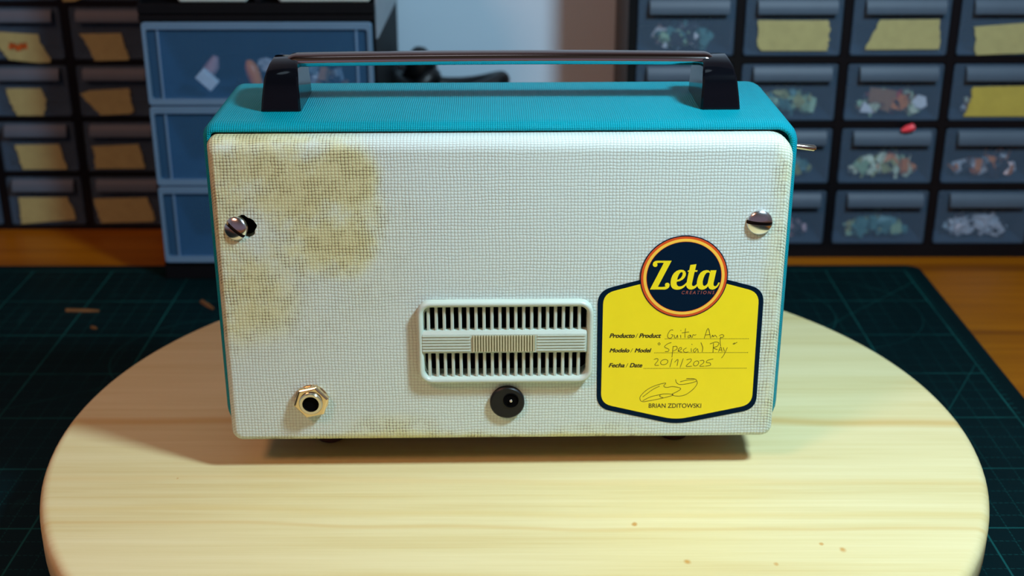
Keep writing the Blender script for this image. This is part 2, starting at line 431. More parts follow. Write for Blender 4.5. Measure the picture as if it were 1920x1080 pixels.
# slotted screws
def screw(px, py, r, ang, tilt=(0, 0), sink=0.0):
    cx, cz = pp(px, py); bm = bmesh.new(); bmesh.ops.create_uvsphere(bm, u_segments=40, v_segments=24, radius=1)
    hgt = r * .42
    kill = [v for v in bm.verts if v.co.z < -.02]
    bmesh.ops.delete(bm, geom=kill, context='VERTS')
    for v in bm.verts: v.co = Vector((v.co.x * r, v.co.y * r, v.co.z * hgt + .0004))
    ed = [e for e in bm.edges if e.is_boundary]
    ex = bmesh.ops.extrude_edge_only(bm, edges=ed); vv = [g for g in ex['geom'] if isinstance(g, bmesh.types.BMVert)]
    for v in vv: v.co.z = -.0006
    # cut the driver slot: bisect beside it, press the strip down
    for sgn in (-1, 1):
        for e in (r * .13, r * .14):
            bmesh.ops.bisect_plane(bm, geom=bm.verts[:] + bm.edges[:] + bm.faces[:], plane_co=(0, sgn * e, 0), plane_no=(0, 1, 0))
    for v in bm.verts:
        if abs(v.co.y) < r * .135 and v.co.z > 0: v.co.z = max(v.co.z - r * .26, .0001)
    bm.faces.ensure_lookup_table()
    for f_ in bm.faces:
        if abs(f_.calc_center_median().y) < r * .138 and f_.calc_center_median().z > -.0002: f_.material_index = 1
    mt = Matrix.Translation((cx, PF + sink, cz)) @ Matrix.Rotation(tilt[0], 4, 'X') @ Matrix.Rotation(tilt[1], 4, 'Z') @ Matrix.Rotation(math.radians(90), 4, 'X') @ Matrix.Rotation(ang, 4, 'Z')
    bm.transform(mt); me = bpy.data.meshes.new('screw'); bm.to_mesh(me); bm.free(); me.materials.append(M['steel']); me.materials.append(M['slot'])
    me.polygons.foreach_set('use_smooth', [True] * len(me.polygons)); me.set_sharp_from_angle(angle=math.radians(38))
    o = bpy.data.objects.new('screw', me); COL.objects.link(o); o.parent = amp; return o
s1 = screw(441, 428, .0048, math.radians(-40), (math.radians(-6), math.radians(-14)), .0006)
s1['label'] = 'tilted slotted chrome screw at the left edge, in an oversized hole'
s2 = screw(1424, 416, .0050, math.radians(-5))
s2['label'] = 'slotted chrome screw at the right edge'

# ventilation grille
b = MB(); y0, y1 = PF - .0032, PF + .002
fx0, fx1, fz0, fz1 = *[pp(781, 561)[0], pp(1113, 561)[0]], pp(900, 713)[1], pp(900, 561)[1]
def fr(i, y): return rrect(fx0 + i, fx1 - i, fz0 + i, fz1 - i, (max(.0055 - i, .002),) * 4, y, 6)
b.loops([fr(0, PF + .0004), fr(0, PF - .0022), fr(.0004, PF - .0030), fr(.0010, PF - .0033), fr(.0018, PF - .0030), fr(.0024, PF - .0022), fr(.0026, PF + .002)], False, False)
grille = b.build('vent_grille', M['mint'], amp, smooth=50)
b = MB()
for (xa, xb, n, za, zb) in ((803, 1086, 20, 570, 618), (806, 1084, 20, 652, 702)):
    p0, p1 = pp(xa, (za + zb) / 2), pp(xb, (za + zb) / 2); zt, zl = pp(940, za)[1], pp(940, zb)[1]
    for k in range(n):
        x = p0[0] + (p1[0] - p0[0]) * k / (n - 1); hw = .00066
        b.loops([[(x - hw, PF + .001, z), (x - hw, PF - .0010, z), (x - hw * .6, PF - .0015, z), (x + hw * .6, PF - .0015, z), (x + hw, PF - .0010, z), (x + hw, PF + .001, z)] for z in (zl, zt)])
b.build('louvre', M['mint'], grille, smooth=50)
b = MB(); bx0, bx1 = pp(790, 636)[0], pp(1100, 636)[0]; bz0, bz1 = pp(940, 657)[1], pp(940, 616)[1]
b.loops([rrect(bx0, bx1, bz0, bz1, (.0004,) * 4, PF + .001, 2), rrect(bx0, bx1, bz0, bz1, (.0004,) * 4, PF - .0022, 2), rrect(bx0 + .0005, bx1 - .0005, bz0 + .0006, bz1 - .0012, (.0004,) * 4, PF - .0030, 2)], False, True)
for (xa, xb) in ((793, 882), (1007, 1096)):           # fine horizontal ribs left and right
    for k in range(6):
        z = bz0 + .0014 + (bz1 - bz0 - .0032) * k / 5
        b.box(pp(xa, 636)[0], pp(xb, 636)[0], PF - .0033, PF - .0029, z - .00022, z + .00022)
b.build('centre_bar', M['mint'], grille, smooth=30)
b = MB(); cx0, cx1 = pp(886, 636)[0], pp(1003, 636)[0]; cz0, cz1 = bz0 + .0011, bz1 - .0016
b.box(cx0, cx1, PF - .0031, PF - .0026, cz0, cz1)
for k in range(23):
    x = cx0 + (cx1 - cx0) * (k + .5) / 23; b.cur = 1
    b.box(x - .00030, x + .00030, PF - .0036, PF - .0030, cz0, cz1)
o = b.build('ribbed_badge', [M['mintdirt'], simple('ivory_plastic', rgb(190, 186, 150), .4, 0, .1, 300)], grille); o['label'] = 'small vertically ribbed yellowed badge in the middle of the bar'

# jack socket
jx, jz = pp(585, 749)
b = MB(); b.lathe([(.0066, 0), (.0066, .0005), (.0062, .0007), (.004, .0007)], (jx, PF, jz), 'y', 40)
jack = b.build('input_jack', M['brass'], amp, smooth=40)
b = MB()
def hexl(r, y, rot=12): return [(jx + r * math.cos(math.radians(60 * k + rot)), PF - y, jz + r * math.sin(math.radians(60 * k + rot))) for k in range(6)]
b.loops([hexl(.0072, .0005), hexl(.0072, .0026), hexl(.0064, .0032), hexl(.0046, .0032)], False, True)
b.build('hex_nut', M['brass'], jack, bevel=.0002)
b = MB(); b.lathe([(.0047, .001), (.0047, .0040), (.0043, .0045), (.0033, .0045), (.0031, .0040), (.0031, .0034)], (jx, PF, jz), 'y', 36)
b.cur = 1; b.lathe([(.00308, .0030), (.00308, .0036)], (jx, PF, jz), 'y', 24)
b.build('bushing', [M['nickel'], M['void']], jack, smooth=40)
# power socket
dx, dz = pp(951, 752)
b = MB(); b.lathe([(.0069, 0), (.0069, .0014), (.0064, .0019), (.001, .0019)], (dx, PF, dz), 'y', 48)
dc = b.build('power_socket', M['dcplastic'], amp, smooth=40)
hx, hz = pp(958, 751, PF - .002)
b = MB(); b.lathe([(.0031, .0018), (.0031, .00215), (.0029, .0023), (.0027, .00195), (.0001, .00195)], (hx, PF, hz), 'y', 32)
b.build('socket_hole', M['void'], dc, smooth=40)
b = MB(); b.lathe([(.0007, .0018), (.0007, .0025), (.0004, .0028), (.0001, .0029)], (hx, PF, hz), 'y', 16)
b.build('centre_pin', M['chrome'], dc, smooth=60)

# carrying handle
handle = None
def post(xc, side):
    b = MB()
    # side profile (y, z, half width): base to the arched top
    sec = [(.0185, H - .0002, .0531, .0077), (.0190, H + .005, .0525, .0073), (.0197, H + .0098, .0516, .0068), (.0208, H + .0122, .0502, .0066), (.0235, H + .0145, .0475, .0061), (.0275, H + .0166, .0435, .0054), (.0315, H + .0178, .0395, .0047)]
    ls = []
    for (ya, z, yb, hw) in sec:
        r = .0008; sh_ = side * (-.0008) * (z - H) / .018
        ls.append([(xc + sh_ + x, y, z) for (x, y) in ((-hw + r, ya), (hw - r, ya), (hw, ya + r), (hw, yb - r), (hw - r, yb), (-hw + r, yb), (-hw, yb - r), (-hw, ya + r))])
    b.loops(ls)
    return b
pl = post(-.0850, -1).build('handle', M['blackgloss'], amp, smooth=25)
pl.name = 'handle_mount'
pr = post(.0850, 1).build('handle_mount', M['blackgloss'], amp, smooth=25)
b = MB(); ls = []
path = []
for k in range(6):
    t = math.radians(90 - 90 * k / 5); path.append((-.0800 - .0036 * math.sin(t) , H + .0140 + .0036 * math.cos(t)))
path = [(-.0838, H + .0122)] + path
for k in range(1, 16):
    x = -.080 + .16 * k / 16; path.append((x, H + .0176 + .0006 * (1 - (x / .08) ** 2)))
path += [(-a, c) for a, c in path[:7]][::-1]
YB = .0355
for i, (x, z) in enumerate(path):
    a = Vector(path[max(i - 1, 0)]); c = Vector(path[min(i + 1, len(path) - 1)]); d = (c - a).normalized(); nx, nz = -d.y, d.x
    l = []
    for (n_, y) in ((-.0030, -.0030), (-.0027, -.0040), (-.0018, -.0049), (-.0006, -.0052), (.0006, -.0046), (.0014, -.0034), (.0018, -.0014), (.0018, .0014), (.0014, .0034), (.0006, .0046), (-.0006, .0052), (-.0018, .0049), (-.0027, .0040), (-.0030, .0030)):
        l.append((x + nx * n_, YB + y, z + nz * n_))
    ls.append(l)
b.loops(ls)
b.v = [(x, y, z - .0002) for x, y, z in b.v]
nb = 14; b.mi = [1 if (i < (len(path) - 1) * nb and 4 <= i % nb <= 8) else 0 for i in range(len(b.f))]  # upper faces take the coloured-in brown reflection
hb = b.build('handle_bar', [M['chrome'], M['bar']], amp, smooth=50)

# toggle switch on the right flank
b = MB(); b.lathe([(.0030, -.001), (.0030, .0015), (.0024, .0025), (.001, .0025)], (HW, .0265, .1275), 'x', 24)
tg = b.build('toggle_switch', M['nickel'], amp, smooth=40)
b = MB(); b.tube([(HW + .001, .0265, .1277), (HW + .006, .0265, .1271), (HW + .0120, .0265, .1264), (HW + .0130, .0265, .1263)], [.0009, .0011, .00135, .0008], 14)
b.build('lever', M['nickel'], tg, smooth=50)
# rubber feet
for (fx, fy) in ((-.0735, .0225), (.0735, .0225), (-.0735, .058), (.0735, .058)):
    b = MB(); b.lathe([(.0045, 0), (.0058, .0008), (.0062, .003), (.0062, ZB + .0005)], (fx, fy, 0), 'z', 24)
    b.build('foot', M['rubber'], amp, smooth=40)

# ------------------------------------------------------------------ maker's label (traced on the panel's front face)
def plate(name, outline, lift, thick, mat, parent, holes=()):
    b = MB(); v, f = fill2d(outline, holes); y = PF - lift
    b.add([(p[0], y, p[1]) for p in v], f)
    for lp in [outline] + list(holes):
        b.loops([[(p[0], y, p[1]) for p in lp], [(p[0], y + thick, p[1]) for p in lp]], False, False)
    return b.build(name, mat, parent)
def c5(x, y): return pp(1100 + x / 2.7, 420 + y / 2.7)
def rounded(poly, rads, seg=6):
    out = []
    n = len(poly)
    for i in range(n):
        P = Vector(poly[i]); A = Vector(poly[i - 1]); B = Vector(poly[(i + 1) % n]); r = rads[i]
        if r <= 0: out.append(tuple(P)); continue
        a = P + (A - P).normalized() * min(r, (A - P).length * .48); c = P + (B - P).normalized() * min(r, (B - P).length * .48)
        for k in range(seg + 1):
            t = k / seg; q = a * (1 - t) ** 2 + P * 2 * t * (1 - t) + c * t * t; out.append(tuple(q))
    return out
navy_o = rounded([c5(56, 338), c5(495, 225), c5(899, 330), c5(856, 935), c5(450, 1014), c5(50, 930)], [.0055, 0, .0055, .0055, .006, .0055])
label = plate('maker_label', navy_o, .00016, .00016, M['navy'], amp)
label['label'] = 'yellow maker label with navy border and round badge at lower right'
yel_o = rounded([c5(84, 352), c5(495, 246), c5(873, 345), c5(835, 912), c5(450, 990), c5(72, 908)], [.0045, 0, .0045, .0045, .005, .0045])
lf = plate('label_field', yel_o, .00024, .0001, M['yellow'], label)
bc = c5(492, 267); br = (c5(716, 267)[0] - c5(272, 267)[0]) / 2
def ring(r, n=72): return [(bc[0] + r * math.cos(2 * math.pi * k / n), bc[1] + r * math.sin(2 * math.pi * k / n)) for k in range(n)]
bd = plate('round_badge', ring(br), .00034, .0002, M['navy'], label)
plate('badge_ring', ring(br * .978), .00038, .00005, M['orange'], label, [ring(br * .85)])
plate('badge_ring', ring(br * .925), .00042, .00005, M['gold'], label, [ring(br * .86)])
def wm_(p): return pp(1200 + (160 + (p[0] - 182) * .6016) / 6.753, 440 + (325 + (p[1] - 182) * .579) / 6.753)
Zp = [(275,182),(580,182),(290,752),(350,757),(400,755),(455,745),(438,720),(440,695),(455,672),(490,662),(520,672),(537,700),(533,740),(515,775),(480,800),(440,812),(122,812),(415,230),(360,226),(310,228),(268,236),(282,262),(280,290),(262,312),(232,320),(205,312),(186,290),(182,260),(192,225),(215,200),(245,186)]
Ep = [(780,380),(830,388),(865,415),(880,460),(875,510),(850,555),(810,595),(750,628),(685,642),(683,680),(692,715),(715,738),(750,745),(800,735),(850,700),(895,655),(884,715),(840,762),(790,795),(740,812),(690,816),(640,808),(600,788),(570,750),(558,700),(558,640),(570,570),(595,505),(635,445),(690,402),(740,384)]
Eh = [(790,430),(760,445),(730,490),(708,545),(692,600),(730,590),(770,560),(800,515),(814,465),(808,438)]
Tp = [(972,275),(1102,257),(1072,390),(1125,390),(1115,425),(1062,425),(1006,690),(1008,718),(1025,735),(1050,735),(1080,718),(1108,690),(1118,735),(1085,775),(1040,802),(990,814),(945,808),(910,782),(890,745),(884,715),(895,655),(940,425),(912,425),(922,392),(950,390)]
Ap = [(1315,386),(1355,393),(1380,410),(1390,435),(1398,392),(1522,390),(1458,680),(1460,715),(1475,735),(1495,740),(1520,730),(1540,705),(1560,660),(1595,658),(1570,715),(1535,765),(1490,800),(1440,815),(1400,808),(1365,785),(1345,740),(1310,780),(1265,808),(1215,816),(1170,806),(1138,778),(1118,735),(1108,690),(1112,640),(1125,570),(1150,500),(1190,440),(1245,402)]
Ah = [(1345,438),(1310,450),(1275,500),(1248,565),(1232,640),(1234,700),(1250,730),(1275,733),(1310,710),(1335,675),(1345,630),(1382,460),(1370,443)]
b = MB()
for pl_, hl in ((Zp, []), (Ep, [Eh]), (Tp, []), (Ap, [Ah])):
    v, f = fill2d([wm_(p) for p in pl_], [[wm_(p) for p in h] for h in hl]); b.add([(p[0], PF - .00040, p[1]) for p in v], f)
b.build('badge_lettering', M['yellow'], label)

def text(name, s, x0, x1, ybase, ytop, conv, lift, mat, parent, shear=0, bold=0, spacing=1):
    cu = bpy.data.curves.new(name, 'FONT'); cu.body = s; cu.size = 1; cu.shear = shear; cu.offset = bold if bold < .02 else 0; cu.space_character = spacing
    to = bpy.data.objects.new(name + '_tmp', cu); COL.objects.link(to)
    dg = bpy.context.evaluated_depsgraph_get(); me = bpy.data.meshes.new_from_object(to.evaluated_get(dg))
    bpy.data.objects.remove(to)
    xs = [v.co.x for v in me.vertices]; a, c = min(xs), max(xs); cap = .72
    L, Rr = conv(x0, ybase), conv(x1, ybase); Tt = conv((x0 + x1) / 2, ytop); Bb = conv((x0 + x1) / 2, ybase)
    bm = bmesh.new(); bm.from_mesh(me)
    if bold > .02:
        g = bm.verts[:] + bm.edges[:] + bm.faces[:]
        for k, (ox, oy) in enumerate(((bold, 0), (bold, bold * .7), (0, bold * .7))):
            dd = bmesh.ops.duplicate(bm, geom=g)
            bmesh.ops.translate(bm, verts=[q for q in dd['geom'] if isinstance(q, bmesh.types.BMVert)], vec=(ox, oy, .001 * (k + 1)))
        bm.to_mesh(me)
    bm.free()
    for v in me.vertices:
        t = (v.co.x - a) / (c - a); hgt = v.co.y / cap * (Tt[1] - Bb[1])
        v.co = Vector((L[0] + (Rr[0] - L[0]) * t, PF - lift - v.co.z * .003, L[1] + (Rr[1] - L[1]) * t + hgt))
    me.materials.append(mat); o = bpy.data.objects.new(name, me); COL.objects.link(o); o.parent = parent; return o
text('badge_small_print', 'CREATIONS', 480, 646, 353, 336, c5, .00041, M['creations'], label, .25, .01, 1.5)
def c8(x, y): return pp(1120 + x / 6, 600 + y / 6)
text('printed_text', 'Producto', 135, 415, 198, 148, c8, .00027, M['ink'], label, .3, .07)
text('printed_text', '/', 428, 455, 198, 148, c8, .00027, M['ink'], label, .3, .021)
text('printed_text', 'Product', 468, 712, 198, 148, c8, .00027, M['ink'], label, .3, .07)
text('printed_text', 'Modelo', 135, 356, 362, 316, c8, .00027, M['ink'], label, .3, .07)
text('printed_text', '/', 370, 398, 362, 316, c8, .00027, M['ink'], label, .3, .021)
text('printed_text', 'Model', 418, 602, 362, 316, c8, .00027, M['ink'], label, .3, .07)
text('printed_text', 'Fecha', 126, 300, 530, 482, c8, .00027, M['ink'], label, .3, .07)
text('printed_text', '/', 318, 345, 530, 482, c8, .00027, M['ink'], label, .3, .021)
text('printed_text', 'Date', 362, 500, 530, 482, c8, .00027, M['ink'], label, .3, .07)
text('printed_text', 'BRIAN ZDITOWSKI', 576, 1166, 984, 934, c8, .00027, M['ink'], label, 0, .012)
b = MB()
for (xa, xb, y, yb) in ((764, 1698, 209, 207), (645, 1688, 366, 362), (525, 1672, 542, 538)):
    n = int((xb - xa) / 17)
    for k in range(n + 1):
        x = xa + (xb - xa) * k / n; c = c8(x, y + (yb - y) * k / n); r = .00014
        b.add([(c[0] - r, PF - .00027, c[1] - r), (c[0] + r, PF - .00027, c[1] - r), (c[0] + r, PF - .00027, c[1] + r), (c[0] - r, PF - .00027, c[1] + r)], [(0, 1, 2, 3)])
b.build('dotted_lines', M['ink'], label)

def ribbon(b, pts, wd, lift, conv, smooth=True):
    P = [Vector(conv(*p)) for p in pts]
    if smooth and len(P) > 2:                      # Catmull-Rom
        Q = []
        for i in range(len(P) - 1):
            p0, p1, p2, p3 = P[max(i - 1, 0)], P[i], P[i + 1], P[min(i + 2, len(P) - 1)]
            for k in range(5):
                t = k / 5
                Q.append(.5 * ((2 * p1) + (p2 - p0) * t + (2 * p0 - 5 * p1 + 4 * p2 - p3) * t * t + (3 * p1 - p0 - 3 * p2 + p3) * t ** 3))
        P = Q + [P[-1]]
    vs_ = []
    for i in range(len(P)):
        d = P[min(i + 1, len(P) - 1)] - P[max(i - 1, 0)]
        d = d.normalized() if d.length > 0 else Vector((1, 0)); n = Vector((-d.y, d.x)) * wd / 2
        for q in (P[i] + n, P[i] - n): vs_.append((q.x, PF - lift, q.y))
    b.add(vs_, [(2 * i, 2 * i + 1, 2 * i + 3, 2 * i + 2) for i in range(len(P) - 1)])
def ell(cx, cy, rx, ry, sl=.35): return [(cx + rx * math.cos(t) - sl * ry * math.sin(t) , cy + ry * math.sin(t)) for t in [2 * math.pi * k / 12 for k in range(13)]]
hand = [[(852,108),(822,112),(796,150),(790,185),(808,202),(832,196),(850,166),(828,162)], [(866,165),(866,192),(884,198),(900,166),(904,198)], [(935,165),(938,197)], [(936,112),(942,118)],
        [(992,90),(985,150),(986,197)], [(950,142),(1030,130)], [(1042,165),(1022,175),(1022,196),(1040,190),(1046,165),(1056,197)], [(1066,197),(1076,162),(1092,168),(1112,160)],
        [(1200,206),(1245,90),(1272,202)], [(1212,166),(1266,160)], [(1285,192),(1296,166),(1306,188),(1322,166),(1336,182),(1346,192)], [(1370,176),(1386,165),(1404,160),(1422,172),(1410,192),(1386,196)], [(1386,186),(1380,240),(1386,290)],
        [(680,265),(694,252),(706,266),(694,278),(684,266)], [(832,250),(790,265),(755,300),(802,325),(796,350),(760,352)], [(852,290),(846,350),(838,415)], [(850,298),(888,292),(896,322),(852,346)],
        [(905,345),(945,325),(940,305),(915,320),(914,350),(952,356)], [(1002,310),(966,335),(984,360),(1022,355)], [(1055,315),(1056,356)], [(1058,268),(1068,274)], [(1112,310),(1080,335),(1094,360),(1124,320),(1134,360)], [(1164,250),(1185,308),(1176,360)],
        [(1306,258),(1300,362)], [(1265,266),(1330,244),(1366,256),(1350,290),(1306,310),(1352,330)], [(1360,356),(1386,300),(1402,352)], [(1366,336),(1400,330)], [(1415,305),(1430,350)], [(1462,305),(1422,390),(1394,425)], [(1522,268),(1545,252)], [(1530,272),(1572,246)],
        [(635,442),(670,430),(682,450),(645,502),(692,506)], ell(752,470,40,30), [(842,430),(815,526)], [(868,472),(906,440),(896,512)], [(966,430),(930,530)], [(1003,446),(1050,434),(1052,460),(998,516),(1062,516)], ell(1110,485,28,28), [(1150,456),(1190,450),(1196,475),(1150,516),(1202,516)], [(1302,434),(1240,450),(1226,475),(1266,480),(1270,505),(1214,516)],
        [(870,850),(838,832),(900,800),(936,766),(850,745),(780,755),(746,740),(766,705),(650,735),(560,780),(495,840),(478,880),(504,914),(600,902),(720,878),(850,842),(800,828),(722,832),(702,855),(742,872)],
        [(880,665),(890,702),(932,722),(1030,710),(1102,690),(1116,676),(1080,655),(1000,655)], [(1116,676),(1122,712),(1080,772),(1000,832),(930,852),(872,850)], [(510,862),(620,780),(700,740)], [(510,905),(600,860),(722,832)], [(930,692),(1010,672),(1090,668)]]
b = MB()
for s_ in hand: ribbon(b, s_, .00021, .00029, c8)
b.build('handwriting', M['pen'], label)

# ------------------------------------------------------------------ drawer cabinets
def jumble(name, label, x0, x1, y0, y1, z0, z1, mats, n, seed, size=.006, group=None, cat='parts'):
    """loose heap of small components resting on a drawer floor"""
    rnd = random.Random(seed); b = MB(); wx, hz_ = x1 - x0, z1 - z0
    ox, oy, oz = (x0 + x1) / 2, (y0 + y1) / 2, z0
    for k in range(n):
        b.cur = rnd.randrange(len(mats)); s_ = size * rnd.uniform(.5, 1.3)
        t = rnd.uniform(-1, 1); x = ox + t * (wx / 2 - s_); zt = hz_ * (1 - .45 * t * t) - s_
        z = z0 + s_ * .6 + rnd.random() ** 1.1 * max(zt - s_ * .6, .001); y = rnd.uniform(y0 + s_, y1 - s_)
        kind = rnd.random(); a1, a2, a3 = [rnd.uniform(0, 6.3) for _ in range(3)]
        Rm = Matrix.Rotation(a1, 3, 'X') @ Matrix.Rotation(a2, 3, 'Y') @ Matrix.Rotation(a3, 3, 'Z')
        if kind < .45: dims = (s_ * .5, s_ * .35, s_ * .18)
        elif kind < .8: dims = (s_ * .32, s_ * .30, s_ * .28)
        else: dims = (s_ * .75, s_ * .07, s_ * .07)
        k0 = len(b.v)
        if kind < .8 and rnd.random() < .5:
            ring_ = []
            for zz in (-1, 1):
                ring_.append([Rm @ Vector((dims[0] * math.cos(t2), dims[1] * math.sin(t2), zz * dims[2])) for t2 in [math.pi * q / 4 for q in range(8)]])
            ls_ = ring_
        else:
            ls_ = [[Rm @ Vector((a * dims[0], c * dims[1], zz * dims[2])) for a, c in ((-1, -1), (1, -1), (1, 1), (-1, 1))] for zz in (-1, 1)]
        ls_ = [[(min(max(x + p.x, x0), x1), min(max(y + p.y, y0), y1), min(max(z + p.z, z0), z1 + .002)) for p in l] for l in ls_]
        b.loops(ls_)
    o = b.build(name, mats, origin=(ox, oy, z0), loc=(ox, oy, z0))
    return tag(o, label, cat, group, 'stuff')

PM = {k: simple('bit_' + k, rgb(*c), r_, mt, .25, 200) for k, (c, r_, mt) in dict(
    green=((150, 180, 140), .5, 0), pale=((205, 212, 180), .5, 0), teal=((76, 128, 124), .5, 0), orange=((205, 118, 50), .5, 0), brown=((150, 104, 66), .5, 0), red=((190, 50, 56), .45, 0),
    silver=((205, 208, 212), .35, .3), dark=((30, 30, 40), .4, 0), pink=((190, 150, 150), .5, 0), white=((225, 225, 225), .45, 0), purple=((92, 80, 140), .5, 0), olive=((165, 165, 105), .5, 0)).items()}

def cabinet_frame(b, X0, X1, Y0, Y1, Z0, Z1, xs, zs, pw, ph):
    """black case: back, shelves and uprights around the drawer openings (xs, zs = lower left corners)"""
    b.box(X0, X1, Y1 - .002, Y1, Z0, Z1)
    edges = sorted(xs); prev = X0
    for x in edges + [None]:
        e = X1 if x is None else x
        if e > prev + 1e-5: b.box(prev, e, Y0, Y1 - .002, Z0, Z1)
        prev = None if x is None else x + pw
    prev = Z0
    for z in sorted(zs) + [None]:
        e = Z1 if z is None else z
        for x in edges: b.box(x, x + pw, Y0, Y1 - .002, prev, e)
        prev = None if z is None else z + ph

def drawer_mesh(x0, x1, yf, yb, z0, z1, t=.0014):
    b = MB()
    ls = [rrect(x0, x1, z0, z1, (.0015,) * 4, yf + t, 3), rrect(x0, x1, z0, z1, (.0015,) * 4, yf + .0006, 3), rrect(x0 + .0006, x1 - .0006, z0 + .0006, z1 - .0006, (.001,) * 4, yf, 3)]
    b.loops(ls)
    b.box(x0 + .001, x0 + .002, yf + t, yb, z0 + .001, z1 - .006); b.box(x1 - .002, x1 - .001, yf + t, yb, z0 + .001, z1 - .006)
    b.box(x0 + .002, x1 - .002, yf + t, yb, z0 + .0008, z0 + .0018); b.box(x0 + .002, x1 - .002, yb - .001, yb, z0 + .0018, z1 - .006)
    return b
def pull_mesh(x0, x1, yf, zt, hgt, out=.005):
    prof = [(yf + .0003, zt), (yf - out * .45, zt - .0006), (yf - out * .8, zt - hgt * .35), (yf - out, zt - hgt * .92), (yf - out * .92, zt - hgt), (yf - out * .7, zt - hgt * .98), (yf - out * .45, zt - hgt * .45), (yf + .0003, zt - hgt * .25)]
    b = MB(); b.loops([[(x, y, z) for y, z in prof] for x in (x0, x1)]); return b
def shift(b, o):
    b.v = [(x - o[0], y - o[1], z - o[2]) for x, y, z in b.v]; return b
def tape_mesh(poly_px, yf, rough_edge, seed):
    rnd = random.Random(seed); P = [aty(x, y, yf) for x, y in poly_px]; pts = []
    for i in range(len(P)):
        a, c = P[i], P[(i + 1) % len(P)]; vertical = abs((c - a).z) > abs((c - a).x) * .6
        n = 7
        for k in range(n):
            q = a.lerp(c, k / n); j = rough_edge if vertical else rough_edge * .2
            pts.append((q.x + rnd.uniform(-j, j) * (k > 0), q.z + rnd.uniform(-j, j) * .4 * (k > 0)))
    v, f = fill2d(pts); b = MB()
    b.add([(p[0], yf - .0005, p[1]) for p in v], f)
    b.loops([[(p[0], yf - .0005, p[1]) for p in pts], [(p[0], yf - .00005, p[1]) for p in pts]], False, False)
    return b

ORD = ['top', 'second', 'third', 'fourth', 'fifth']
# ---- right cabinet
RY, RB = .3405, .4440
RX0 = .0763; cpx, cpz = .0667, .0417; dw, dh = .0615, .0375
rxs = [.0815 + cpx * k for k in range(5)]
rzs = [-.0278 + cpz * k for k in range(5)]               # bottom row first
RX1 = rxs[-1] + dw + .0055; RZ1 = rzs[-1] + dh + .008
rc = thing('drawer_cabinet', 'black wall of small drawers standing right of the amplifier', 'drawer cabinet', ((RX0 + RX1) / 2, RY, DESK), group=None)
RO = tuple(rc.location)
b = MB(); cabinet_frame(b, RX0, RX1, RY, RB, DESK, RZ1, rxs, rzs, dw, dh)
shift(b, RO).build('case', M['black'], rc)
rtapes = {(3, 1): ([(1421, 38), (1553, 38), (1555, 60), (1552, 95), (1428, 95), (1421, 88)], 'tape'), (3, 2): ([(1650, 37), (1762, 36), (1760, 92), (1622, 93)], 'tape'), (3, 3): ([(1826, 50), (1960, 40), (1962, 98), (1830, 103)], 'tape'),
          (2, 3): ([(1824, 163), (1960, 160), (1962, 218), (1806, 218), (1820, 190)], 'tapeyellow')}
cont = {(3, 0): (['teal', 'green', 'dark', 'teal', 'white', 'dark'], 30, 'greenish small parts with white flecks in the top left drawer behind the handle'),
        (2, 1): (['green', 'olive', 'teal'], 34, 'dull green small parts in the drawer just above the toggle switch'),
        (2, 2): (['green', 'brown', 'pale', 'red', 'dark', 'orange'], 34, 'brown, red and green parts in the drawer with two white scraps'),
        (2, 3): (['pale', 'silver', 'brown', 'dark'], 26, 'pale and silvery parts in the drawer behind the yellow slanted tape'),
        (1, 1): (['green', 'teal', 'olive'], 30, 'greenish parts in the drawer behind the chrome toggle lever'),
        (1, 2): (['pale', 'green', 'orange', 'olive', 'pale'], 44, 'heap of cream, green and orange parts in the drawer below the red tip'),
        (1, 3): (['dark', 'dark', 'orange', 'silver'], 24, 'dark parts with orange and silver bits in the third row right drawer'),
        (0, 1): (['pink', 'teal', 'dark'], 22, 'pinkish and dark parts in the bottom drawer beside the amplifier'),
        (0, 2): (['green', 'teal', 'teal', 'olive'], 34, 'blue green parts in the middle bottom drawer of the right cabinet'),
        (0, 3): (['silver', 'dark', 'silver'], 30, 'tangle of silvery wire ends in the bottom right drawer')}
for r in range(5):
    for c in range(5):
        x0, z0 = rxs[c] + .0006, rzs[r] + .0006; x1, z1 = rxs[c] + dw - .0006, rzs[r] + dh - .0006
        d = shift(drawer_mesh(x0, x1, RY - .0012, RB - .006, z0, z1), RO).build('drawer', M['front'], rc)
        shift(pull_mesh(x0 + dw * .11, x1 - dw * .07, RY - .0012, z1 - .0006, .0092), RO).build('pull_lip', M['lip'], d, smooth=40)
        if (r, c) in rtapes:
            pl_, mt = rtapes[(r, c)]
            o = shift(tape_mesh(pl_, RY - .0013, .0009, r * 7 + c), RO).build('label_tape', M[mt], d)
            if mt == 'tapeyellow': o['label'] = 'yellow masking tape torn to a slant'
        if (r, c) in cont:
            ms, n, lb = cont[(r, c)]
            jumble('small_parts', lb, x0 + .004, x1 - .004, RY + .0008, RY + .013, z0 + .002, z0 + dh * .72, [PM[k] for k in ms], int(n * 1.8), r * 11 + c, .010, 'loose parts in the right cabinet drawers')
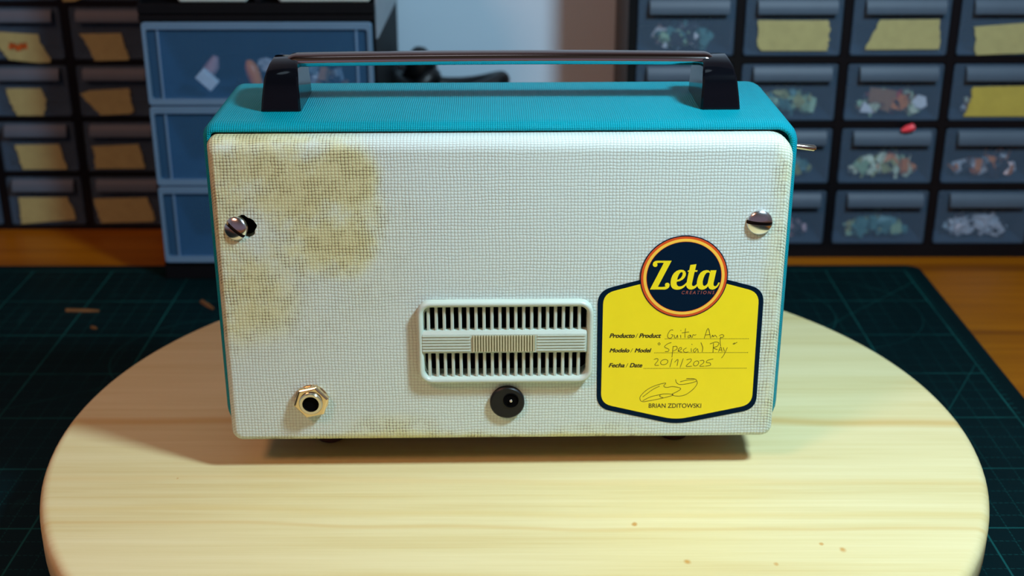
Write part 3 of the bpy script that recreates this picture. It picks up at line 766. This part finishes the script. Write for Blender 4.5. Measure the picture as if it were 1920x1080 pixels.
# two white scraps, a brown card and the red tip that stick out of their drawers
def scrap(name, label, poly, y, th, mat, cat, group=None):
    P = [aty(px, py, y) for px, py in poly]; pts = [(p.x, p.z) for p in P]; v, f = fill2d(pts); b = MB()
    b.add([(p[0], y, p[1]) for p in v], f); b.add([(p[0], y + th, p[1]) for p in v], f)
    b.loops([[(p[0], y, p[1]) for p in pts], [(p[0], y + th, p[1]) for p in pts]], False, False)
    cx = sum(p[0] for p in pts) / len(pts); cz = min(p[1] for p in pts)
    return tag(b.build(name, mat, origin=(cx, y, cz), loc=(cx, y, cz)), label, cat, group)
scrap('white_scrap', 'small triangular white scrap in the drawer at left of the brown piece', [(1620, 190), (1612, 210), (1638, 212), (1630, 198)], RY + .0009, .0009, PM['white'], 'scrap', 'white scraps in the second row drawer')
scrap('white_scrap', 'rounded white scrap at the right side of the drawer with the brown piece', [(1722, 178), (1736, 182), (1738, 198), (1728, 204), (1712, 200), (1710, 190)], RY + .0009, .0009, PM['white'], 'scrap', 'white scraps in the second row drawer')
scrap('brown_piece', 'brown square piece lying among green parts in the second row drawer', [(1632, 164), (1682, 170), (1680, 196), (1628, 192)], RY + .0009, .0009, PM['brown'], 'part')
ra, rb_ = aty(1690, 245, RY - .006), aty(1716, 237, RY - .006)
b = MB(); b.tube([ra, ra.lerp(rb_, .4), rb_.lerp(ra, .1), rb_], [.0010, .0024, .0024, .0009], 10)
og = ((ra.x + rb_.x) / 2, RY - .006, ra.z)
tag(b.build('red_clip', simple('red_plastic', rgb(225, 60, 72), .35, 0, .15), smooth=50, origin=og, loc=og), 'small red tip hanging from a drawer in the right cabinet', 'clip')

# ---- left cabinet
LY, LB = .3976, .4500
lpx, lpz, ldw, ldh = .0582, .0390, .0530, .0360
lxs = [-.2899 - .0582 * k for k in range(3, -1, -1)]
lzs = [-.0338 + lpz * k for k in range(6)]
LX1 = lxs[-1] + ldw + .0045; LX0 = lxs[0] - .005; LZ1 = lzs[-1] + ldh + .006
lc = thing('drawer_cabinet', 'black drawer cabinet with slanted tape labels at the far left', 'drawer cabinet', ((LX0 + LX1) / 2, LY, DESK))
LO = tuple(lc.location)
b = MB(); cabinet_frame(b, LX0, LX1, LY, LB, DESK, LZ1, lxs, lzs, ldw, ldh)
shift(b, LO).build('case', M['black'], lc)
def q2(*p): return [(x / 4.5, y / 4.5) for x, y in p]
def q3(*p): return [(x / 3.725, 230 + y / 3.725) for x, y in p]
ltapes = {(3, 2): q2((-110, 262), (320, 288), (336, 350), (430, 490), (430, 525), (330, 530), (75, 502), (0, 410)), (3, 3): q2((665, 285), (1025, 280), (1045, 370), (1092, 490), (1080, 506), (800, 512), (720, 350)),
          (2, 2): q2((50, 745), (345, 745), (392, 850), (375, 975), (150, 975), (90, 870)), (2, 3): q2((676, 792), (750, 765), (1088, 745), (1130, 940), (1100, 960), (850, 972)),
          (1, 2): q3((105, 155), (410, 150), (470, 325), (160, 325)), (1, 3): q3((638, 165), (970, 150), (1015, 300), (1008, 318), (665, 320), (655, 185)),
          (0, 2): q3((130, 522), (475, 520), (530, 660), (528, 675), (150, 706)), (0, 3): q3((655, 530), (1030, 522), (1082, 660), (1075, 690), (705, 700)),
          (4, 2): [(112, -58), (190, -56), (196, -20), (142, 2), (118, 3), (106, -30)]}
for r in range(6):
    for c in range(4):
        x0, z0 = lxs[c] + .0006, lzs[r] + .0006; x1, z1 = lxs[c] + ldw - .0006, lzs[r] + ldh - .0006
        d = shift(drawer_mesh(x0, x1, LY - .0012, LB - .006, z0, z1), LO).build('drawer', M['front'], lc)
        shift(pull_mesh(x0 + ldw * .10, x1 - ldw * .08, LY - .0012, z1 - .0006, .0088), LO).build('pull_lip', M['lip'], d, smooth=40)
        if (r, c) in ltapes and r < 4 or (r, c) == (4, 2):
            pl_ = ltapes[(r, c)]
            o = shift(tape_mesh(pl_, LY - .0013, .0006, 50 + r * 7 + c), LO).build('label_tape', M['tape'], d)
        if (r, c) == (3, 2):
            b = MB(); rnd = random.Random(4); pts = []
            for k in range(15): pts.append((17 + k * 2.4, (82 if k % 2 else 94) + rnd.uniform(-3, 3)))
            P = [aty(x, y, LY - .0020) for x, y in pts]
            for i in range(len(P) - 1):
                a, q = P[i], P[i + 1]; n_ = Vector((-(q - a).z, 0, (q - a).x)).normalized() * .0005
                b.add([a + n_, a - n_, q - n_, q + n_], [(0, 1, 2, 3)])
            o = shift(b, LO).build('ink_scribble', M['redink'], d); o['label'] = 'orange red scribble on the tape'

# ------------------------------------------------------------------ blue drawer tower
TY, TBK = .2924, .4450; TX0, TX1 = -.2145, -.0763
tw = thing('drawer_tower', 'black tower of clear blue drawers standing behind the amplifier', 'drawer tower', ((TX0 + TX1) / 2, TY, MAT))
TO = tuple(tw.location)
TZ = .2060
b = MB()
b.box(TX0, TX0 + .0018, TY + .004, TBK, MAT, TZ); b.box(TX1 - .0018, TX1, TY + .004, TBK, MAT, TZ); b.box(TX0, TX1, TBK - .002, TBK, MAT, TZ)
b.box(TX0, TX1, TY + .002, TBK, MAT, -.0226)
for z in (.0279, .0778): b.box(TX0 + .0018, TX1 - .0018, TY + .006, TBK - .002, z - .0006, z + .0002)
b.box(TX0, TX1, TY, TBK, .1284, .1318); b.box(TX0, TX1, TY + .0012, TBK, .1318, .1326); b.box(TX0, TX1, TY + .0002, TBK, .1326, .1385)
b.box(TX0 - .0005, TX1 + .0005, TY, TBK, TZ - .004, TZ)
xm = (TX0 + TX1) / 2 + .001
b.box(xm - .002, xm + .002, TY + .003, TBK - .002, .1385, TZ - .004)
shift(b, TO).build('case', M['matt'], tw, bevel=.0005)
b = MB(); b.box(TX1 - .0002, TX1 + .0012, TY + .0045, TBK - .001, .1170, .1500)  # added strip whose grey stands for a reflection on the black side
o = shift(b, TO).build('side_reflection', M['sidereflection'], tw, bevel=.0004); o['label'] = 'grey strip added for the pale reflection on the tower side'
def blue_drawer(x0, x1, z0, z1):
    t = .0016; yf = TY
    rim = MB(); bw, bt = .0026, .0040
    b = MB(); b.box(x0 + .003, x1 - .003, yf + .0006, yf + .0018, z0 + .003, z1 - .003)
    b.box(x0 + .009, x0 + .0102, yf + .0003, TBK - .01, z0 + .002, z1 - .004); b.box(x1 - .0102, x1 - .009, yf + .0003, TBK - .01, z0 + .002, z1 - .004)
    b.box(x0 + .0102, x1 - .0102, yf + .0018, TBK - .01, z0 + .002, z0 + .0032); b.box(x0 + .0102, x1 - .0102, TBK - .0112, TBK - .01, z0 + .0032, z1 - .004)
    d = shift(b, TO).build('drawer', M['blue'], tw)
    ls_o = [rrect(x0, x1, z0, z1, (.002,) * 4, y, 4) for y in (yf + .004, yf - .0006)]
    li = [rrect(x0 + .0006, x1 - .0006, z0 + .0006, z1 - .0006, (.0018,) * 4, yf - .0014, 4), rrect(x0 + bw, x1 - bw, z0 + bt, z1 - bt, (.0016,) * 4, yf - .0012, 4), rrect(x0 + bw, x1 - bw, z0 + bt, z1 - bt, (.0016,) * 4, yf + .0016, 4)]
    b = MB(); b.loops(ls_o + li, False, False)
    for xr in (x0 + .0085, x1 - .0098): b.box(xr, xr + .0013, yf + .0001, yf + .0008, z0 + bt, z1 - bt)
    shift(b, TO).build('front_rim', M['bluerim'], d, smooth=40)
    return d
dx0, dx1 = -.2132, -.0782
for (z0, z1) in ((.0784, .1279), (.0282, .0776), (-.0221, .0274)): blue_drawer(dx0, dx1, z0, z1)
whitem = translucent('white_clear_plastic', (.8, .85, .85, 1), rgb(196, 212, 208), .75, .3)
for (xa, xb) in ((aty(333, 3, TY).x, aty(464, 3, TY).x), (aty(522, 3, TY).x, aty(694, 3, TY).x)):
    b = MB(); b.loops([rrect(xa, xb, .1395, .1985, (.002,) * 4, y, 4) for y in (TY + .003, TY + .0008)] + [rrect(xa + .0008, xb - .0008, .1403, .1977, (.002,) * 4, TY, 4)])
    b.box(xa + .002, xa + .003, TY + .003, TBK - .01, .1405, .19); b.box(xb - .003, xb - .002, TY + .003, TBK - .01, .1405, .19); b.box(xa + .003, xb - .003, TY + .003, TBK - .01, .1405, .1415)
    o = shift(b, TO).build('small_drawer', whitem, tw); o['label'] = 'milky white small drawer above the blue drawers'

jumble('small_parts', 'mixed orange, silver and dark parts in the top blue drawer', -.17, -.09, TY + .003, TY + .03, .0817, .1130, [PM[k] for k in ('orange', 'silver', 'dark', 'dark', 'pink', 'brown')], 60, 5, .010, 'loose parts in the blue drawers')
jumble('small_parts', 'purple and pale parts in the second blue drawer', -.19, -.10, TY + .003, TY + .03, .0315, .052, [PM[k] for k in ('purple', 'dark', 'pale', 'silver')], 26, 9, .011, 'loose parts in the blue drawers')
# recognisable pieces in the top drawer
pa, pb = aty(372, 138, TY + .0025), aty(402, 164, TY + .0025)
b = MB(); d_ = (pb - pa).normalized(); n_ = Vector((-d_.z, 0, d_.x)) * .0037
b.loops([[pa + n_, pb + n_, pb - n_, pa - n_], [q + Vector((0, .006, 0)) for q in (pa + n_, pb + n_, pb - n_, pa - n_)]])
og = tuple(pa.lerp(pb, .5)); tag(b.build('white_block', PM['white'], origin=og, loc=og, bevel=.0006), 'slanted white block inside the top blue drawer', 'block')
pa = aty(474, 134, TY + .0065)
b = MB(); b.lathe([(.0005, -.0075), (.0036, -.0070), (.0042, -.002), (.0038, .003), (.002, .0065), (.0004, .007)], (0, 0, 0), 'z', 20)
b.v = [(x * 1 + z * -.25, y, z) for x, y, z in b.v]
tag(b.build('orange_cap', simple('orange_plastic', rgb(225, 120, 20), .4, 0, .1), smooth=60, loc=tuple(pa)), 'bright orange cap inside the top blue drawer', 'cap')
rnd = random.Random(3); pa = aty(397, 128, TY + .0125)
b = MB(); b.tube([pa + Vector((-.006, 0, -.007)), pa + Vector((-.002, 0, -.002)), pa + Vector((.001, 0, .002)), pa + Vector((.003, 0, .007))], [.003, .0042, .004, .002], 12)
tag(b.build('pink_tube', simple('pink_grey_plastic', rgb(190, 140, 138), .5, 0, .15), smooth=50, origin=tuple(pa), loc=tuple(pa)), 'pinkish curved piece behind the white block in the blue drawer', 'part')

# ------------------------------------------------------------------ black cable bundle behind the amplifier
b = MB(); rnd = random.Random(11); cx, cy = -.043, .418
hump = aty(790, 100, .418).x
for k in range(11):
    z = DESK + .006 + k * .0115; rx = .034 + rnd.uniform(-.003, .003); ry = .016; pts = []
    ox = rnd.uniform(-.003, .003)
    if k > 8: rx = .0075 - .003 * (k - 9); ry = .010; ox = hump - cx; z -= .0075
    for q in range(25):
        t = 2 * math.pi * q / 24; pts.append((cx + ox + rx * math.cos(t), cy + ry * math.sin(t), z + .004 * math.sin(2 * t + k)))
    b.tube(pts, .0062, 10)
og = (cx, cy, DESK)
tag(b.build('cable_coil', M['cable'], smooth=60, origin=og, loc=og), 'coil of thick black cable on the bench between tower and wall', 'cable')

# ------------------------------------------------------------------ wood splinters on the mat
spl = simple('splinter_wood', rgb(100, 66, 24), .6, 0, .25, 300)
for (p, q, wd, lb) in (((124, 583), (186, 584), .0011, 'longest brown wood splinter on the mat left of the turntable'), ((171, 615), (182, 617), .0007, 'tiny pale wood crumb on the mat in front of the long splinter'), ((378, 566), (400, 580), .0013, 'brown wood splinter on the mat beside the amplifier')):
    A, B = atz(*p, MAT), atz(*q, MAT); d_ = (B - A).normalized(); n_ = Vector((-d_.y, d_.x, 0)) * wd
    b = MB(); up = Vector((0, 0, .0014))
    b.loops([[A - n_, A + n_, A + n_ * .5 + up, A - n_ * .5 + up], [A.lerp(B, .6) - n_ * 1.1, A.lerp(B, .6) + n_ * 1.1, A.lerp(B, .6) + n_ * .6 + up, A.lerp(B, .6) - n_ * .6 + up], [B - n_ * .5, B + n_ * .6, B + n_ * .3 + up * .7, B - n_ * .3 + up * .7]])
    og = tuple(A.lerp(B, .5)); tag(b.build('wood_splinter', spl, origin=og, loc=og), lb, 'splinter', 'wood splinters on the mat')
